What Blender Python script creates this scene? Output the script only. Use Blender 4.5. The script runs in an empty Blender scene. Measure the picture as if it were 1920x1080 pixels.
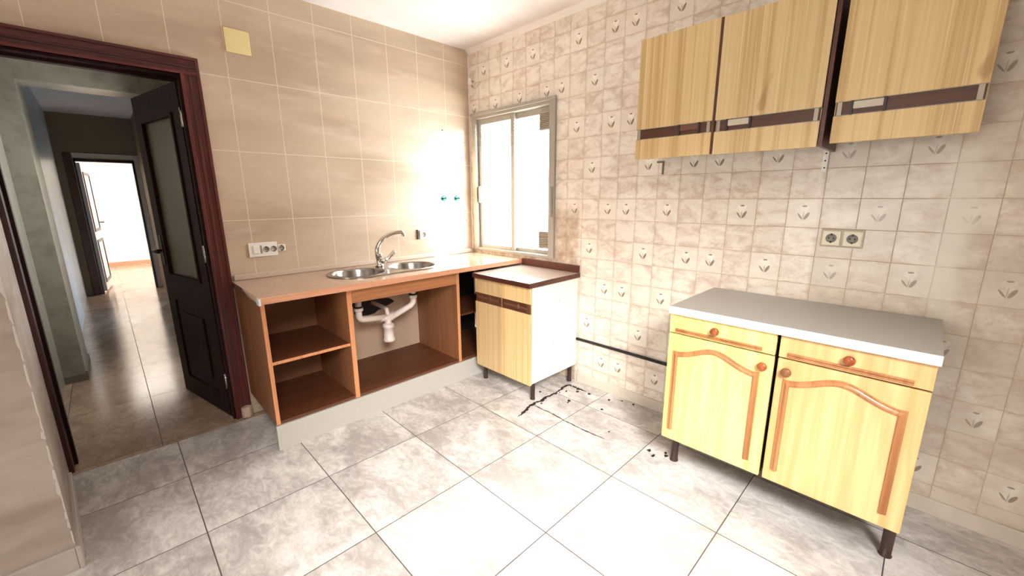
import bpy, bmesh, math, random
from mathutils import Vector, Matrix
random.seed(7)
SC = bpy.context.scene
COL = SC.collection

# ------------------------------------------------------------------ node helpers
def lin(c):
    return tuple((x / 12.92 if x <= .04045 else ((x + .055) / 1.055) ** 2.4) for x in [v / 255 for v in c]) + (1.0,)

class NT:
    def __init__(s, name):
        s.m = bpy.data.materials.new(name); s.m.use_nodes = True
        s.t = s.m.node_tree; s.t.nodes.clear()
        s.out = s.t.nodes.new('ShaderNodeOutputMaterial')
    def n(s, typ, **kw):
        nd = s.t.nodes.new(typ)
        for k, v in kw.items(): setattr(nd, k, v)
        return nd
    def put(s, sock, v):
        if hasattr(v, 'is_output'): s.t.links.new(v, sock)
        elif isinstance(v, (tuple, list)):
            n = len(sock.default_value); sock.default_value = tuple(v)[:n]
        else: sock.default_value = v
    def math(s, op, a, b=0.0, c=None, clamp=False):
        nd = s.n('ShaderNodeMath', operation=op, use_clamp=clamp)
        s.put(nd.inputs[0], a); s.put(nd.inputs[1], b)
        if c is not None: s.put(nd.inputs[2], c)
        return nd.outputs[0]
    def mix(s, f, a, b, blend='MIX'):
        nd = s.n('ShaderNodeMix', data_type='RGBA', blend_type=blend)
        s.put(nd.inputs[0], f); s.put(nd.inputs[6], a); s.put(nd.inputs[7], b)
        return nd.outputs[2]
    def step(s, v, lo, hi):
        nd = s.n('ShaderNodeMapRange', interpolation_type='SMOOTHSTEP')
        s.put(nd.inputs[0], v); nd.inputs[1].default_value = lo; nd.inputs[2].default_value = hi
        return nd.outputs[0]
    def coord(s, kind='Object', scale=(1, 1, 1), rot=(0, 0, 0), loc=(0, 0, 0)):
        tc = s.n('ShaderNodeTexCoord'); mp = s.n('ShaderNodeMapping')
        s.t.links.new(tc.outputs[kind], mp.inputs[0])
        mp.inputs['Scale'].default_value = scale; mp.inputs['Rotation'].default_value = rot; mp.inputs['Location'].default_value = loc
        return mp.outputs[0]
    def noise(s, vec, scale, detail=4, rough=.55, dist=0):
        nd = s.n('ShaderNodeTexNoise'); s.t.links.new(vec, nd.inputs['Vector'])
        nd.inputs['Scale'].default_value = scale; nd.inputs['Detail'].default_value = detail
        nd.inputs['Roughness'].default_value = rough; nd.inputs['Distortion'].default_value = dist
        return nd.outputs[0]
    def bsdf(s, color, rough=.5, metal=0, bump=None, bstr=.2, bdist=.002, **kw):
        b = s.n('ShaderNodeBsdfPrincipled')
        s.put(b.inputs['Base Color'], color); s.put(b.inputs['Roughness'], rough); s.put(b.inputs['Metallic'], metal)
        for k, v in kw.items(): s.put(b.inputs[k], v)
        if bump is not None:
            bp = s.n('ShaderNodeBump'); bp.inputs['Strength'].default_value = bstr; bp.inputs['Distance'].default_value = bdist
            s.t.links.new(bump, bp.inputs['Height']); s.t.links.new(bp.outputs[0], b.inputs['Normal'])
        s.t.links.new(b.outputs[0], s.out.inputs[0]); return b
    def sep(s, v):
        nd = s.n('ShaderNodeSeparateXYZ'); s.t.links.new(v, nd.inputs[0]); return nd.outputs

def plain(name, rgb, rough=.5, metal=0, var=.12, scale=30, **kw):
    t = NT(name); v = t.noise(t.coord(), scale, 3)
    c = lin(rgb); d = tuple(x * (1 - var) for x in c[:3]) + (1,)
    t.bsdf(t.mix(v, c, d), rough, metal, bump=v, bstr=.05, **kw); return t.m

def wood(name, light, dark, axis='Z', rough=.45, freq=60, contrast=(.35, .7), rings=False, spec=.5):
    """stretched grain running along axis"""
    t = NT(name)
    st = {'X': (.03, 1, 1), 'Y': (1, .03, 1), 'Z': (1, 1, .03)}[axis]
    v = t.coord(scale=st)
    g = t.noise(v, freq, 5, .6, .3); g2 = t.noise(v, freq * .22, 3, .5)
    f = t.step(t.math('ADD', t.math('MULTIPLY', g, .55), t.math('MULTIPLY', g2, .45)), *contrast)
    c = t.mix(f, lin(light), lin(dark))
    if rings:
        st2 = {'X': (.16, 1, 1), 'Y': (1, .16, 1), 'Z': (1, 1, .16)}[axis]
        w = t.n('ShaderNodeTexWave', wave_type='RINGS', rings_direction='SPHERICAL'); t.t.links.new(t.coord(scale=st2), w.inputs[0])
        w.inputs['Scale'].default_value = 9; w.inputs['Distortion'].default_value = 5; w.inputs['Detail'].default_value = 2; w.inputs['Detail Scale'].default_value = 1.2
        c = t.mix(t.math('MULTIPLY', t.step(w.outputs[1], .55, 1), .5), c, lin(dark))
    t.bsdf(c, rough, bump=g, bstr=.05, **{'Specular IOR Level': spec}); return t.m

def striped(name, base, streak, pale):
    """veneer with straight vertical figuring of uneven width"""
    t = NT(name)
    v = t.coord(scale=(1, 1, .012))
    a = t.noise(v, 34, 3, .6); b = t.noise(v, 120, 2, .6)
    c = t.mix(t.step(a, .42, .66), lin(base), lin(streak))
    c = t.mix(t.math('MULTIPLY', t.step(b, .5, .75), .75), c, lin(pale))
    d = t.noise(t.coord(scale=(1, 1, .03)), 200, 3)
    c = t.mix(t.math('MULTIPLY', d, .25), c, lin(streak))
    kn = t.step(t.noise(t.coord(scale=(1, 1, .5)), 9, 1), .74, .8)
    c = t.mix(t.math('MULTIPLY', kn, .5), c, lin((150, 105, 55)))
    t.bsdf(c, .38, bump=b, bstr=.04); return t.m

M = {}
# ------------------------------------------------------------------ materials
def ell(t, u, v, cx, cy, ang, a, b, soft=.25):
    ca, sa = math.cos(ang), math.sin(ang)
    du = t.math('SUBTRACT', u, cx); dv = t.math('SUBTRACT', v, cy)
    p = t.math('ADD', t.math('MULTIPLY', du, ca / a), t.math('MULTIPLY', dv, sa / a))
    q = t.math('ADD', t.math('MULTIPLY', du, -sa / b), t.math('MULTIPLY', dv, ca / b))
    r = t.math('ADD', t.math('MULTIPLY', p, p), t.math('MULTIPLY', q, q))
    return t.math('SUBTRACT', 1.0, t.step(r, 1 - soft, 1 + soft))

def floral_tiles():
    t = NT('small_floral_wall_tile')
    uvn = t.n('ShaderNodeUVMap'); uvn.uv_map = 'UVMap'
    x, y, _ = t.sep(uvn.outputs[0])
    fu = t.math('FRACT', x); fv = t.math('FRACT', y)
    cl = t.n('ShaderNodeCombineXYZ'); t.put(cl.inputs[0], t.math('FLOOR', x)); t.put(cl.inputs[1], t.math('FLOOR', y))
    wn = t.n('ShaderNodeTexWhiteNoise'); t.t.links.new(cl.outputs[0], wn.inputs[0])
    at = t.n('ShaderNodeAttribute'); at.attribute_name = 'flower'; fl = at.outputs['Fac']
    # cloudy glaze, browner towards the tile edge, different on every tile
    off = t.n('ShaderNodeVectorMath', operation='MULTIPLY_ADD'); t.t.links.new(wn.outputs['Color'], off.inputs[0]); off.inputs[1].default_value = (7, 7, 7)
    t.t.links.new(uvn.outputs[0], off.inputs[2])
    stv = t.n('ShaderNodeMapping'); t.t.links.new(off.outputs[0], stv.inputs[0]); stv.inputs['Scale'].default_value = (.6, 1.1, 1); stv.inputs['Rotation'].default_value = (0, 0, .25)
    n1 = t.noise(stv.outputs[0], 2.0, 5, .66, .6)
    n2 = t.noise(off.outputs[0], 9, 4, .6)
    du = t.math('ABSOLUTE', t.math('SUBTRACT', fu, .5)); dv = t.math('ABSOLUTE', t.math('SUBTRACT', fv, .5))
    e = t.math('MAXIMUM', du, dv)
    edge = t.math('MULTIPLY', t.step(e, .36, .5), .07)
    f = t.step(t.math('ADD', t.math('ADD', t.math('MULTIPLY', n1, .8), t.math('MULTIPLY', n2, .2)), edge), .40, .72)
    f = t.math('MULTIPLY', f, t.math('SUBTRACT', 1.0, t.math('MULTIPLY', fl, .55)))
    c = t.mix(f, lin((244, 236, 222)), lin((208, 186, 168)))
    c = t.mix(t.math('MULTIPLY', t.math('SUBTRACT', wn.outputs[0], .5), .25), c, lin((190, 165, 140)))
    # flower: pale bloom, brown calyx, thin left leaf and fat right leaf
    ink = lin((126, 106, 86))
    bloom = t.math('MAXIMUM', ell(t, fu, fv, .51, .68, .1, .16, .10, .5), ell(t, fu, fv, .53, .58, 0, .08, .12, .5))
    c = t.mix(t.math('MULTIPLY', bloom, fl), c, lin((250, 243, 232)))
    dark = t.math('MAXIMUM', ell(t, fu, fv, .40, .39, -.95, .13, .026), ell(t, fu, fv, .60, .40, 1.1, .145, .05))
    dark = t.math('MAXIMUM', dark, ell(t, fu, fv, .51, .74, .05, .075, .03))
    dark = t.math('MAXIMUM', dark, t.math('MULTIPLY', ell(t, fu, fv, .50, .40, 1.5, .16, .014), .6))
    c = t.mix(t.math('MULTIPLY', t.math('MULTIPLY', dark, fl), .9), c, ink)
    grout = t.step(e, .486, .494)
    gn = t.step(t.noise(uvn.outputs[0], 1.7, 3), .3, .6)
    c = t.mix(t.math('MULTIPLY', grout, t.math('ADD', .6, t.math('MULTIPLY', gn, .4))), c, lin((188, 164, 138)))
    # grease and damp stain beside the window, on the strip above the corner cupboard
    ob = t.n('ShaderNodeTexCoord').outputs['Object']; ox, oy, oz = t.sep(ob)
    s1 = t.math('MULTIPLY', t.step(oy, -1.20, -1.165), t.math('SUBTRACT', 1.0, t.step(oz, 1.22, 1.34)))
    sn = t.step(t.noise(ob, 9, 5, .7), .15, .75)
    c = t.mix(t.math('MULTIPLY', t.math('MULTIPLY', s1, sn), .8), c, lin((150, 118, 78)))
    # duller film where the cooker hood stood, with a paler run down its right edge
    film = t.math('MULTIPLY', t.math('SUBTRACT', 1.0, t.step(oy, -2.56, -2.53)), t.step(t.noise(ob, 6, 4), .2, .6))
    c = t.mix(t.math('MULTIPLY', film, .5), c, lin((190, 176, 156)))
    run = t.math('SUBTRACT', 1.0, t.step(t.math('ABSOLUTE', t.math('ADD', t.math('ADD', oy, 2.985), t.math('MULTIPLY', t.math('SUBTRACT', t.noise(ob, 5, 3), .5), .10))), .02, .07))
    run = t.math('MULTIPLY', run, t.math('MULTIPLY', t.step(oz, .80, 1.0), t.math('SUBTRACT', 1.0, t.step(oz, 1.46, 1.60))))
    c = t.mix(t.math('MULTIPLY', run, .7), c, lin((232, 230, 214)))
    gl = t.step(t.noise(ob, 1.4, 3), .35, .7)
    c = t.mix(t.math('MULTIPLY', gl, .12), c, lin((196, 160, 120)))
    hgt = t.math('SUBTRACT', 1.0, grout)
    bp = t.math('ADD', t.math('MULTIPLY', hgt, 1.0), t.math('MULTIPLY', n1, .5))
    t.bsdf(c, t.math('ADD', .24, t.math('MULTIPLY', grout, .5)), bump=bp, bstr=.35, bdist=.0015); return t.m
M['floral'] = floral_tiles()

def big_tiles(name, base, pink, dk, grout, rough=.3):
    t = NT(name)
    uvn = t.n('ShaderNodeUVMap'); uvn.uv_map = 'UVMap'
    x, y, _ = t.sep(uvn.outputs[0]); fu = t.math('FRACT', x); fv = t.math('FRACT', y)
    ob = t.n('ShaderNodeTexCoord').outputs['Object']
    mp = t.n('ShaderNodeMapping'); t.t.links.new(ob, mp.inputs[0]); mp.inputs['Rotation'].default_value = (0, .75, 0); mp.inputs['Scale'].default_value = (.55, 1, 2.4)
    a = t.noise(mp.outputs[0], 1.9, 3, .5, .3); b = t.noise(ob, 28, 5, .65); d = t.noise(mp.outputs[0], 3.4, 4, .6)
    c = t.mix(t.step(a, .4, .68), lin(base), lin(dk))
    c = t.mix(t.math('MULTIPLY', t.step(d, .5, .72), .6), c, lin(pink))
    c = t.mix(t.math('MULTIPLY', t.step(b, .45, .75), .22), c, lin(dk))
    eu = t.math('ABSOLUTE', t.math('SUBTRACT', fu, .5)); ev = t.math('ABSOLUTE', t.math('SUBTRACT', fv, .5))
    g = t.math('MAXIMUM', t.step(eu, .4905, .4945), t.step(ev, .494, .4965))
    gn = t.math('ADD', .55, t.math('MULTIPLY', t.noise(ob, 3, 2), .5))
    c = t.mix(t.math('MULTIPLY', g, gn, clamp=True), c, lin(grout))
    bp = t.math('ADD', t.math('SUBTRACT', 1.0, g), t.math('MULTIPLY', b, .15))
    t.bsdf(c, rough, bump=bp, bstr=.25, bdist=.001); return t.m
M['beige'] = big_tiles('large_beige_wall_tile', (206, 186, 162), (222, 202, 184), (184, 163, 140), (238, 224, 204))
M['leftwall'] = big_tiles('worn_grey_wall_tile', (186, 174, 164), (200, 190, 180), (156, 142, 130), (176, 166, 156), .45)

def stone_floor(name, pale, mid, dk, grout, scale=3.2, rough=.2):
    t = NT(name)
    uvn = t.n('ShaderNodeUVMap'); uvn.uv_map = 'UVMap'
    x, y, _ = t.sep(uvn.outputs[0]); fu = t.math('FRACT', x); fv = t.math('FRACT', y)
    ob = t.n('ShaderNodeTexCoord').outputs['Object']
    cl = t.n('ShaderNodeCombineXYZ'); t.put(cl.inputs[0], t.math('FLOOR', x)); t.put(cl.inputs[1], t.math('FLOOR', y))
    wn = t.n('ShaderNodeTexWhiteNoise'); t.t.links.new(cl.outputs[0], wn.inputs[0])
    off = t.n('ShaderNodeVectorMath', operation='MULTIPLY_ADD'); t.t.links.new(wn.outputs['Color'], off.inputs[0]); off.inputs[1].default_value = (3, 3, 3); t.t.links.new(ob, off.inputs[2])
    mp = t.n('ShaderNodeMapping'); t.t.links.new(off.outputs[0], mp.inputs[0]); mp.inputs['Rotation'].default_value = (0, 0, .5); mp.inputs['Scale'].default_value = (1, .6, 1)
    a = t.noise(mp.outputs[0], scale, 6, .6, .6); b = t.noise(mp.outputs[0], scale * 5, 6, .7, 1.2); v = t.noise(mp.outputs[0], scale * 2.2, 3, .5, .9)
    f = t.step(t.math('ADD', t.math('MULTIPLY', a, .6), t.math('MULTIPLY', b, .4)), .38, .64)
    c = t.mix(f, lin(mid), lin(pale))
    vein = t.math('SUBTRACT', 1.0, t.step(t.math('ABSOLUTE', t.math('SUBTRACT', v, .5)), 0, .055))
    c = t.mix(t.math('MULTIPLY', vein, .16), c, lin(dk))
    c = t.mix(t.math('MULTIPLY', t.math('SUBTRACT', wn.outputs[0], .5), .22), c, lin(mid))
    eu = t.math('ABSOLUTE', t.math('SUBTRACT', fu, .5)); ev = t.math('ABSOLUTE', t.math('SUBTRACT', fv, .5))
    g = t.step(t.math('MAXIMUM', eu, ev), .4945, .4965)
    c = t.mix(g, c, lin(grout))
    t.bsdf(c, t.math('ADD', rough, t.math('ADD', t.math('MULTIPLY', g, .4), t.math('MULTIPLY', b, .1))), bump=t.math('SUBTRACT', 1.0, g), bstr=.3, bdist=.001); return t.m
M['floor'] = stone_floor('marbled_grey_floor_tile', (226, 222, 217), (172, 165, 160), (160, 154, 149), (84, 76, 72), 4.6)
M['hallfloor'] = stone_floor('polished_hall_floor_tile', (186, 160, 138), (150, 126, 108), (124, 102, 86), (70, 56, 48), 4.0, .11)

def plaster(name, rgb, bump=.4, scale=60, rough=.8):
    t = NT(name); o = t.coord(); n = t.noise(o, scale, 6, .7); m = t.noise(o, 2.2, 4)
    c = lin(rgb); d = tuple(x * .86 for x in c[:3]) + (1,)
    t.bsdf(t.mix(t.step(m, .35, .7), c, d), rough, bump=n, bstr=bump, bdist=.004); return t.m
M['ceiling'] = plaster('stippled_white_ceiling', (238, 232, 228))
M['cove'] = plaster('white_plaster_edge', (246, 240, 234), .3)
def mottled():
    t = NT('mottled_grey_green_tile'); o = t.coord(); a = t.noise(o, 9, 5, .65); b = t.noise(o, 2, 3)
    c = t.mix(t.step(a, .4, .68), lin((146, 143, 132)), lin((120, 117, 107))); c = t.mix(t.math('MULTIPLY', b, .3), c, lin((168, 166, 154)))
    t.bsdf(c, .4, bump=a, bstr=.1); return t.m
M['green'] = mottled()
M['hallwall'] = plaster('ochre_hall_wall', (150, 126, 96), .2, 30)
M['paleblue'] = plaster('pale_blue_corridor_wall', (200, 210, 214), .1, 30, .35)
M['whitewall'] = plaster('white_far_wall', (246, 240, 232), .1)
M['plasterback'] = plaster('bare_plaster', (196, 170, 146), .4, 40)
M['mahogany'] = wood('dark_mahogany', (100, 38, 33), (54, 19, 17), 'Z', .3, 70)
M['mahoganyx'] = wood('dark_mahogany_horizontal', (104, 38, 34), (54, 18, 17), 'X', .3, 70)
M['mahoganydark'] = wood('shaded_mahogany', (62, 24, 22), (34, 12, 12), 'Z', .5, 70)  # mahogany with the left casing's shade put into its colour
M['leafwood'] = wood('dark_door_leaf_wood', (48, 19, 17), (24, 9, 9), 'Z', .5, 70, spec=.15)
M['darkframe'] = plain('dark_brown_frame', (44, 22, 18), .4)
M['carcass'] = wood('orange_brown_chipboard_veneer', (152, 102, 68), (124, 78, 48), 'Z', .45, 70)
M['carcassx'] = wood('orange_brown_veneer_lengthwise', (178, 120, 80), (150, 94, 60), 'X', .45, 70)
M['inside'] = wood('dark_red_brown_inside', (110, 64, 40), (80, 42, 25), 'X', .5, 50)
M['backboard'] = plain('brown_hardboard', (136, 90, 62), .6)
M['edge'] = wood('pale_orange_edge_band', (214, 150, 102), (188, 120, 76), 'Z', .45, 80)
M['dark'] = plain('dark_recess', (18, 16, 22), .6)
M['yellowA'] = striped('striped_yellow_pine_veneer', (224, 196, 140), (198, 164, 110), (238, 216, 166))
M['yellowB'] = striped('striped_pale_pine_veneer', (222, 196, 144), (196, 162, 110), (238, 218, 170))
M['doorY'] = wood('yellow_ash_front', (242, 224, 150), (224, 196, 116), 'Z', .4, 34, (.38, .66), True)
M['doorO'] = wood('apricot_ash_front', (236, 198, 142), (212, 166, 108), 'Z', .4, 34, (.38, .66), True)
M['trimwood'] = wood('honey_brown_moulding', (188, 132, 84), (146, 92, 52), 'Z', .35, 90)
M['knob'] = wood('chestnut_knob', (182, 98, 52), (130, 60, 28), 'Z', .28, 60)
M['knobdark'] = wood('dull_brown_knob', (146, 96, 58), (106, 66, 38), 'Z', .35, 60)
M['band'] = wood('dark_brown_handle_band', (96, 56, 36), (62, 34, 22), 'Y', .4, 60)
M['band2'] = wood('brown_recess_insert', (120, 78, 54), (84, 50, 34), 'Y', .4, 60)
M['sideWhite'] = plain('off_white_side_panel', (250, 246, 236), .45, var=.05)
M['brownedge'] = wood('dark_brown_worktop_edge', (96, 52, 38), (66, 32, 24), 'Y', .35, 40)
M['greytop'] = plain('speckled_grey_laminate', (168, 164, 158), .35, var=.2, scale=260)
M['whiteedge'] = plain('white_front_edge', (250, 248, 246), .35, var=.02)
M['legplastic'] = plain('dark_brown_plastic_leg', (58, 38, 32), .4)
M['plinth'] = plain('brushed_grey_plinth', (190, 186, 178), .35, var=.1, scale=90)
M['cornerA'] = striped('honey_striped_veneer', (226, 194, 138), (206, 164, 106), (238, 212, 162))
M['cornerB'] = striped('dull_striped_veneer', (206, 176, 130), (190, 156, 108), (214, 188, 146))
def speckle():
    t = NT('speckled_tan_laminate'); o = t.coord(); a = t.noise(o, 320, 2, .7); b = t.noise(o, 40, 3)
    c = t.mix(t.step(a, .4, .62), lin((190, 158, 136)), lin((160, 126, 104)))
    c = t.mix(t.math('MULTIPLY', b, .25), c, lin((220, 184, 158)))
    t.bsdf(c, .16, **{'Coat Weight': .4, 'Coat Roughness': .08}); return t.m
M['counter'] = speckle()
M['cedge'] = wood('pinkish_counter_edge', (216, 160, 128), (198, 138, 104), 'X', .35, 60)
M['cornertop'] = plain('glossy_pinkish_brown_laminate_top', (228, 210, 200), .1, var=.1, **{'Coat Weight': .8, 'Coat Roughness': .05})
M['steel'] = plain('brushed_stainless_steel', (172, 168, 164), .2, 1, var=.1, scale=60)
M['chrome'] = plain('polished_chrome', (214, 210, 204), .08, 1, var=.05)
M['alu'] = plain('grey_aluminium_frame', (172, 166, 155), .42, .25, var=.08)
M['alud'] = plain('darker_aluminium_trim', (146, 138, 126), .45, .2)  # darker aluminium for latches and band edges
M['pvc'] = plain('white_plastic_pipe', (240, 226, 220), .35, var=.05)
M['white'] = plain('white_plastic', (248, 244, 238), .35, var=.03)
M['cream'] = plain('cream_plastic', (240, 232, 206), .4, var=.05)
M['yellowcover'] = plain('yellowed_cover_plate', (240, 220, 160), .5, var=.06)
M['greyhole'] = plain('grey_socket_well', (150, 146, 136), .5)
M['black'] = plain('black_slot', (20, 18, 18), .5)
M['rubber'] = plain('black_rubber', (26, 22, 22), .6)
M['teal'] = plain('teal_enamelled_valve', (30, 110, 112), .3, .3)
M['dirt'] = plain('dark_dirt', (44, 30, 22), .9, var=.5, scale=60)
M['vent'] = plain('grey_vent_plastic', (168, 156, 138), .5)
M['ventd'] = plain('dark_vent_gap', (110, 100, 88), .6)
M['rust'] = plain('rusty_metal', (120, 104, 84), .5, .4)
def glass(name, tint, fac=.05):
    t = NT(name); tr = t.n('ShaderNodeBsdfTransparent'); tr.inputs[0].default_value = tint
    g = t.n('ShaderNodeBsdfGlossy'); g.inputs['Roughness'].default_value = .02
    mx = t.n('ShaderNodeMixShader'); mx.inputs[0].default_value = fac
    t.t.links.new(tr.outputs[0], mx.inputs[1]); t.t.links.new(g.outputs[0], mx.inputs[2]); t.t.links.new(mx.outputs[0], t.out.inputs[0]); return t.m
M['glass'] = glass('clear_window_glass', (.97, .98, .98, 1))
def frosted():
    t = NT('frosted_door_glass'); n = t.noise(t.coord(), 120, 3)
    t.bsdf(lin((112, 102, 90)), .3, bump=n, bstr=.4); return t.m
M['frosted'] = frosted()
def blind():
    t = NT('translucent_shutter_slat'); d = t.n('ShaderNodeBsdfDiffuse'); d.inputs[0].default_value = (.85, .84, .82, 1)
    r = t.n('ShaderNodeBsdfTranslucent'); r.inputs[0].default_value = (.9, .9, .88, 1)
    m = t.n('ShaderNodeMixShader'); m.inputs[0].default_value = .6
    t.t.links.new(d.outputs[0], m.inputs[1]); t.t.links.new(r.outputs[0], m.inputs[2]); t.t.links.new(m.outputs[0], t.out.inputs[0]); return t.m
M['blind'] = blind()

# ------------------------------------------------------------------ mesh helpers
class MB:
    """collects shapes into one bmesh, built as ONE object"""
    def __init__(s): s.b = bmesh.new()
    def box(s, x0, x1, y0, y1, z0, z1):
        vs = [s.b.verts.new((x, y, z)) for x in (x0, x1) for y in (y0, y1) for z in (z0, z1)]
        for f in ((0, 1, 3, 2), (4, 6, 7, 5), (0, 4, 5, 1), (2, 3, 7, 6), (0, 2, 6, 4), (1, 5, 7, 3)): s.b.faces.new([vs[i] for i in f])
        return s
    def prism(s, pts, d):
        """polygon pts (3-D) pushed along vector d"""
        d = Vector(d); a = [s.b.verts.new(p) for p in pts]; c = [s.b.verts.new(Vector(p) + d) for p in pts]; n = len(pts)
        s.b.faces.new(a); s.b.faces.new(c[::-1])
        for i in range(n): s.b.faces.new((a[i], c[i], c[(i + 1) % n], a[(i + 1) % n]))
        return s
    def sheet(s, pts): s.b.faces.new([s.b.verts.new(p) for p in pts]); return s
    def tube(s, path, r, seg=14, cap=True, up=None):
        P = [Vector(p) for p in path]; R = r if isinstance(r, (list, tuple)) else [r] * len(P); rings = []; prev = None
        for i, p in enumerate(P):
            t = (P[min(i + 1, len(P) - 1)] - P[max(i - 1, 0)]).normalized()
            if prev is None:
                a = Vector((0, 0, 1)) if abs(t.z) < .9 else Vector((1, 0, 0)); n = t.cross(a).normalized()
            else: n = (prev - t * prev.dot(t)).normalized()
            prev = n; b = t.cross(n)
            rings.append([s.b.verts.new(p + R[i] * (math.cos(2 * math.pi * k / seg) * n + math.sin(2 * math.pi * k / seg) * b)) for k in range(seg)])
        for A, B in zip(rings, rings[1:]):
            for k in range(seg):
                f = s.b.faces.new((A[k], A[(k + 1) % seg], B[(k + 1) % seg], B[k])); f.smooth = True
        if cap: s.b.faces.new(rings[0][::-1]); s.b.faces.new(rings[-1])
        return s
    def lathe(s, prof, c, axis='z', seg=32, sx=1, sy=1, cap=True):
        """prof: list of (radius, height) turned about an axis through c"""
        c = Vector(c); rings = []
        def pt(r, h, a):
            x, y = r * math.cos(a) * sx, r * math.sin(a) * sy
            return {'z': Vector((x, y, h)), 'x': Vector((h, x, y)), 'y': Vector((x, h, y))}[axis] + c
        for r, h in prof: rings.append([s.b.verts.new(pt(max(r, 1e-4), h, 2 * math.pi * k / seg)) for k in range(seg)])
        for A, B in zip(rings, rings[1:]):
            for k in range(seg):
                f = s.b.faces.new((A[k], A[(k + 1) % seg], B[(k + 1) % seg], B[k])); f.smooth = True
        if cap and prof[0][0] > 0: s.b.faces.new(rings[0][::-1])
        if cap and prof[-1][0] > 0: s.b.faces.new(rings[-1])
        return s
    def build(s, name, mat, parent=None, bevel=0, kind=None, recalc=True):
        if recalc: bmesh.ops.recalc_face_normals(s.b, faces=s.b.faces[:])
        me = bpy.data.meshes.new(name)
        off = Vector((0, 0, 0)); q = parent
        while q is not None: off += q.location; q = q.parent
        for v in s.b.verts: v.co -= off
        s.b.to_mesh(me); s.b.free()
        o = bpy.data.objects.new(name, me); COL.objects.link(o); o.parent = parent
        me.materials.append(mat)
        if bevel:
            m = o.modifiers.new('bevel', 'BEVEL'); m.width = bevel; m.segments = 2; m.limit_method = 'ANGLE'; m.angle_limit = math.radians(50)
        if kind: o['kind'] = kind
        return o

def thing(name, loc, label=None, cat=None, group=None, kind=None):
    o = bpy.data.objects.new(name, None); COL.objects.link(o); o.location = loc; o.empty_display_size = .05
    return tag(o, label, cat, group, kind)
def tag(o, label=None, cat=None, group=None, kind=None):
    if label: o['label'] = label
    if cat: o['category'] = cat
    if group: o['group'] = group
    if kind: o['kind'] = kind
    return o

def tile_wall(name, mat, P, a0, a1, b0, b1, ta, tb, oa, ob_, holes=(), flowers=None, kind='structure'):
    """a tiled surface cut into its tiles; P(a, b) gives the point; uv counts tiles"""
    import math as m
    b = bmesh.new(); uv = b.loops.layers.uv.new('UVMap'); fl = b.loops.layers.float_color.new('flower')
    A = {a0, a1}; B = {b0, b1}
    for i in range(m.floor((a0 - oa) / ta), m.ceil((a1 - oa) / ta) + 1):
        v = oa + i * ta
        if a0 < v < a1: A.add(v)
    for i in range(m.floor((b0 - ob_) / tb), m.ceil((b1 - ob_) / tb) + 1):
        v = ob_ + i * tb
        if b0 < v < b1: B.add(v)
    for h in holes: A |= {h[0], h[1]}; B |= {h[2], h[3]}
    A = sorted(x for x in A if a0 - 1e-6 <= x <= a1 + 1e-6); B = sorted(x for x in B if b0 - 1e-6 <= x <= b1 + 1e-6)
    V = {}
    def vert(i, j):
        if (i, j) not in V: V[i, j] = b.verts.new(P(A[i], B[j]))
        return V[i, j]
    for i in range(len(A) - 1):
        for j in range(len(B) - 1):
            ca, cb = (A[i] + A[i + 1]) / 2, (B[j] + B[j + 1]) / 2
            if A[i + 1] - A[i] < 1e-6 or B[j + 1] - B[j] < 1e-6: continue
            if any(h[0] < ca < h[1] and h[2] < cb < h[3] for h in holes): continue
            f = b.faces.new((vert(i, j), vert(i + 1, j), vert(i + 1, j + 1), vert(i, j + 1)))
            t = (m.floor((ca - oa) / ta), m.floor((cb - ob_) / tb)); v = 1.0 if flowers and t in flowers else 0.0
            for l, (ii, jj) in zip(f.loops, ((i, j), (i + 1, j), (i + 1, j + 1), (i, j + 1))):
                l[uv].uv = ((A[ii] - oa) / ta, (B[jj] - ob_) / tb); l[fl] = (v, v, v, 1)
    me = bpy.data.meshes.new(name); b.to_mesh(me); b.free(); me.materials.append(mat)
    o = bpy.data.objects.new(name, me); COL.objects.link(o)
    if kind: o['kind'] = kind
    return o

# ------------------------------------------------------------------ room
H = 2.554
XL, YR = -6.0, -4.8            # far left and rear walls, out of view
tile_wall('floor', M['floor'], lambda a, b: (a, b, 0), XL, .0, YR, -.06, .5008, .5008, -1.7708, -.9859)
tile_wall('floor', M['hallfloor'], lambda a, b: (a, b, 0), -3.2, -1.2, -.06, 9.1, .40, .40, -2.335, .78)
tile_wall('wall_back', M['beige'], lambda a, b: (a, 0, b), -2.95, 0, 0, H, .2492, .3988, -.0015, 2.0356, holes=[(-2.70, -1.968, -.01, 2.012)])
FLOWERS = {(-9, 5), (-8, 7), (-7, 5), (-6, 7), (-5, 5), (-4, 7), (-3, 5), (-2, 5), (-1, -1), (-1, 3), (-1, 7), (0, -7), (0, -3), (0, 1), (0, 5), (1, -9), (1, -5), (1, -1), (1, 3), (1, 7), (2, -9), (2, -5), (2, -1), (2, 3), (2, 7), (3, -7), (3, -3), (3, 1), (4, -9), (4, -5), (4, -1), (4, 7), (5, -3), (5, 1), (6, -3), (6, 1), (7, -1), (8, -3), (8, 1), (9, -1), (10, -3), (10, 1), (11, -1), (12, -3), (12, 1), (13, -9), (13, -5), (13, -1), (13, 3), (14, -7), (14, -3), (15, -9), (15, -1), (16, -3), (16, 1), (17, -5), (18, -1)}
WY0, WY1, WZ0, WZ1 = -.945, -.06, .925, 2.015      # window opening
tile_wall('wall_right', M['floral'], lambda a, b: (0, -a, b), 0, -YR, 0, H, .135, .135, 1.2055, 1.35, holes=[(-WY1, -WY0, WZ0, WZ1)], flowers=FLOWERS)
rv = MB()
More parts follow.
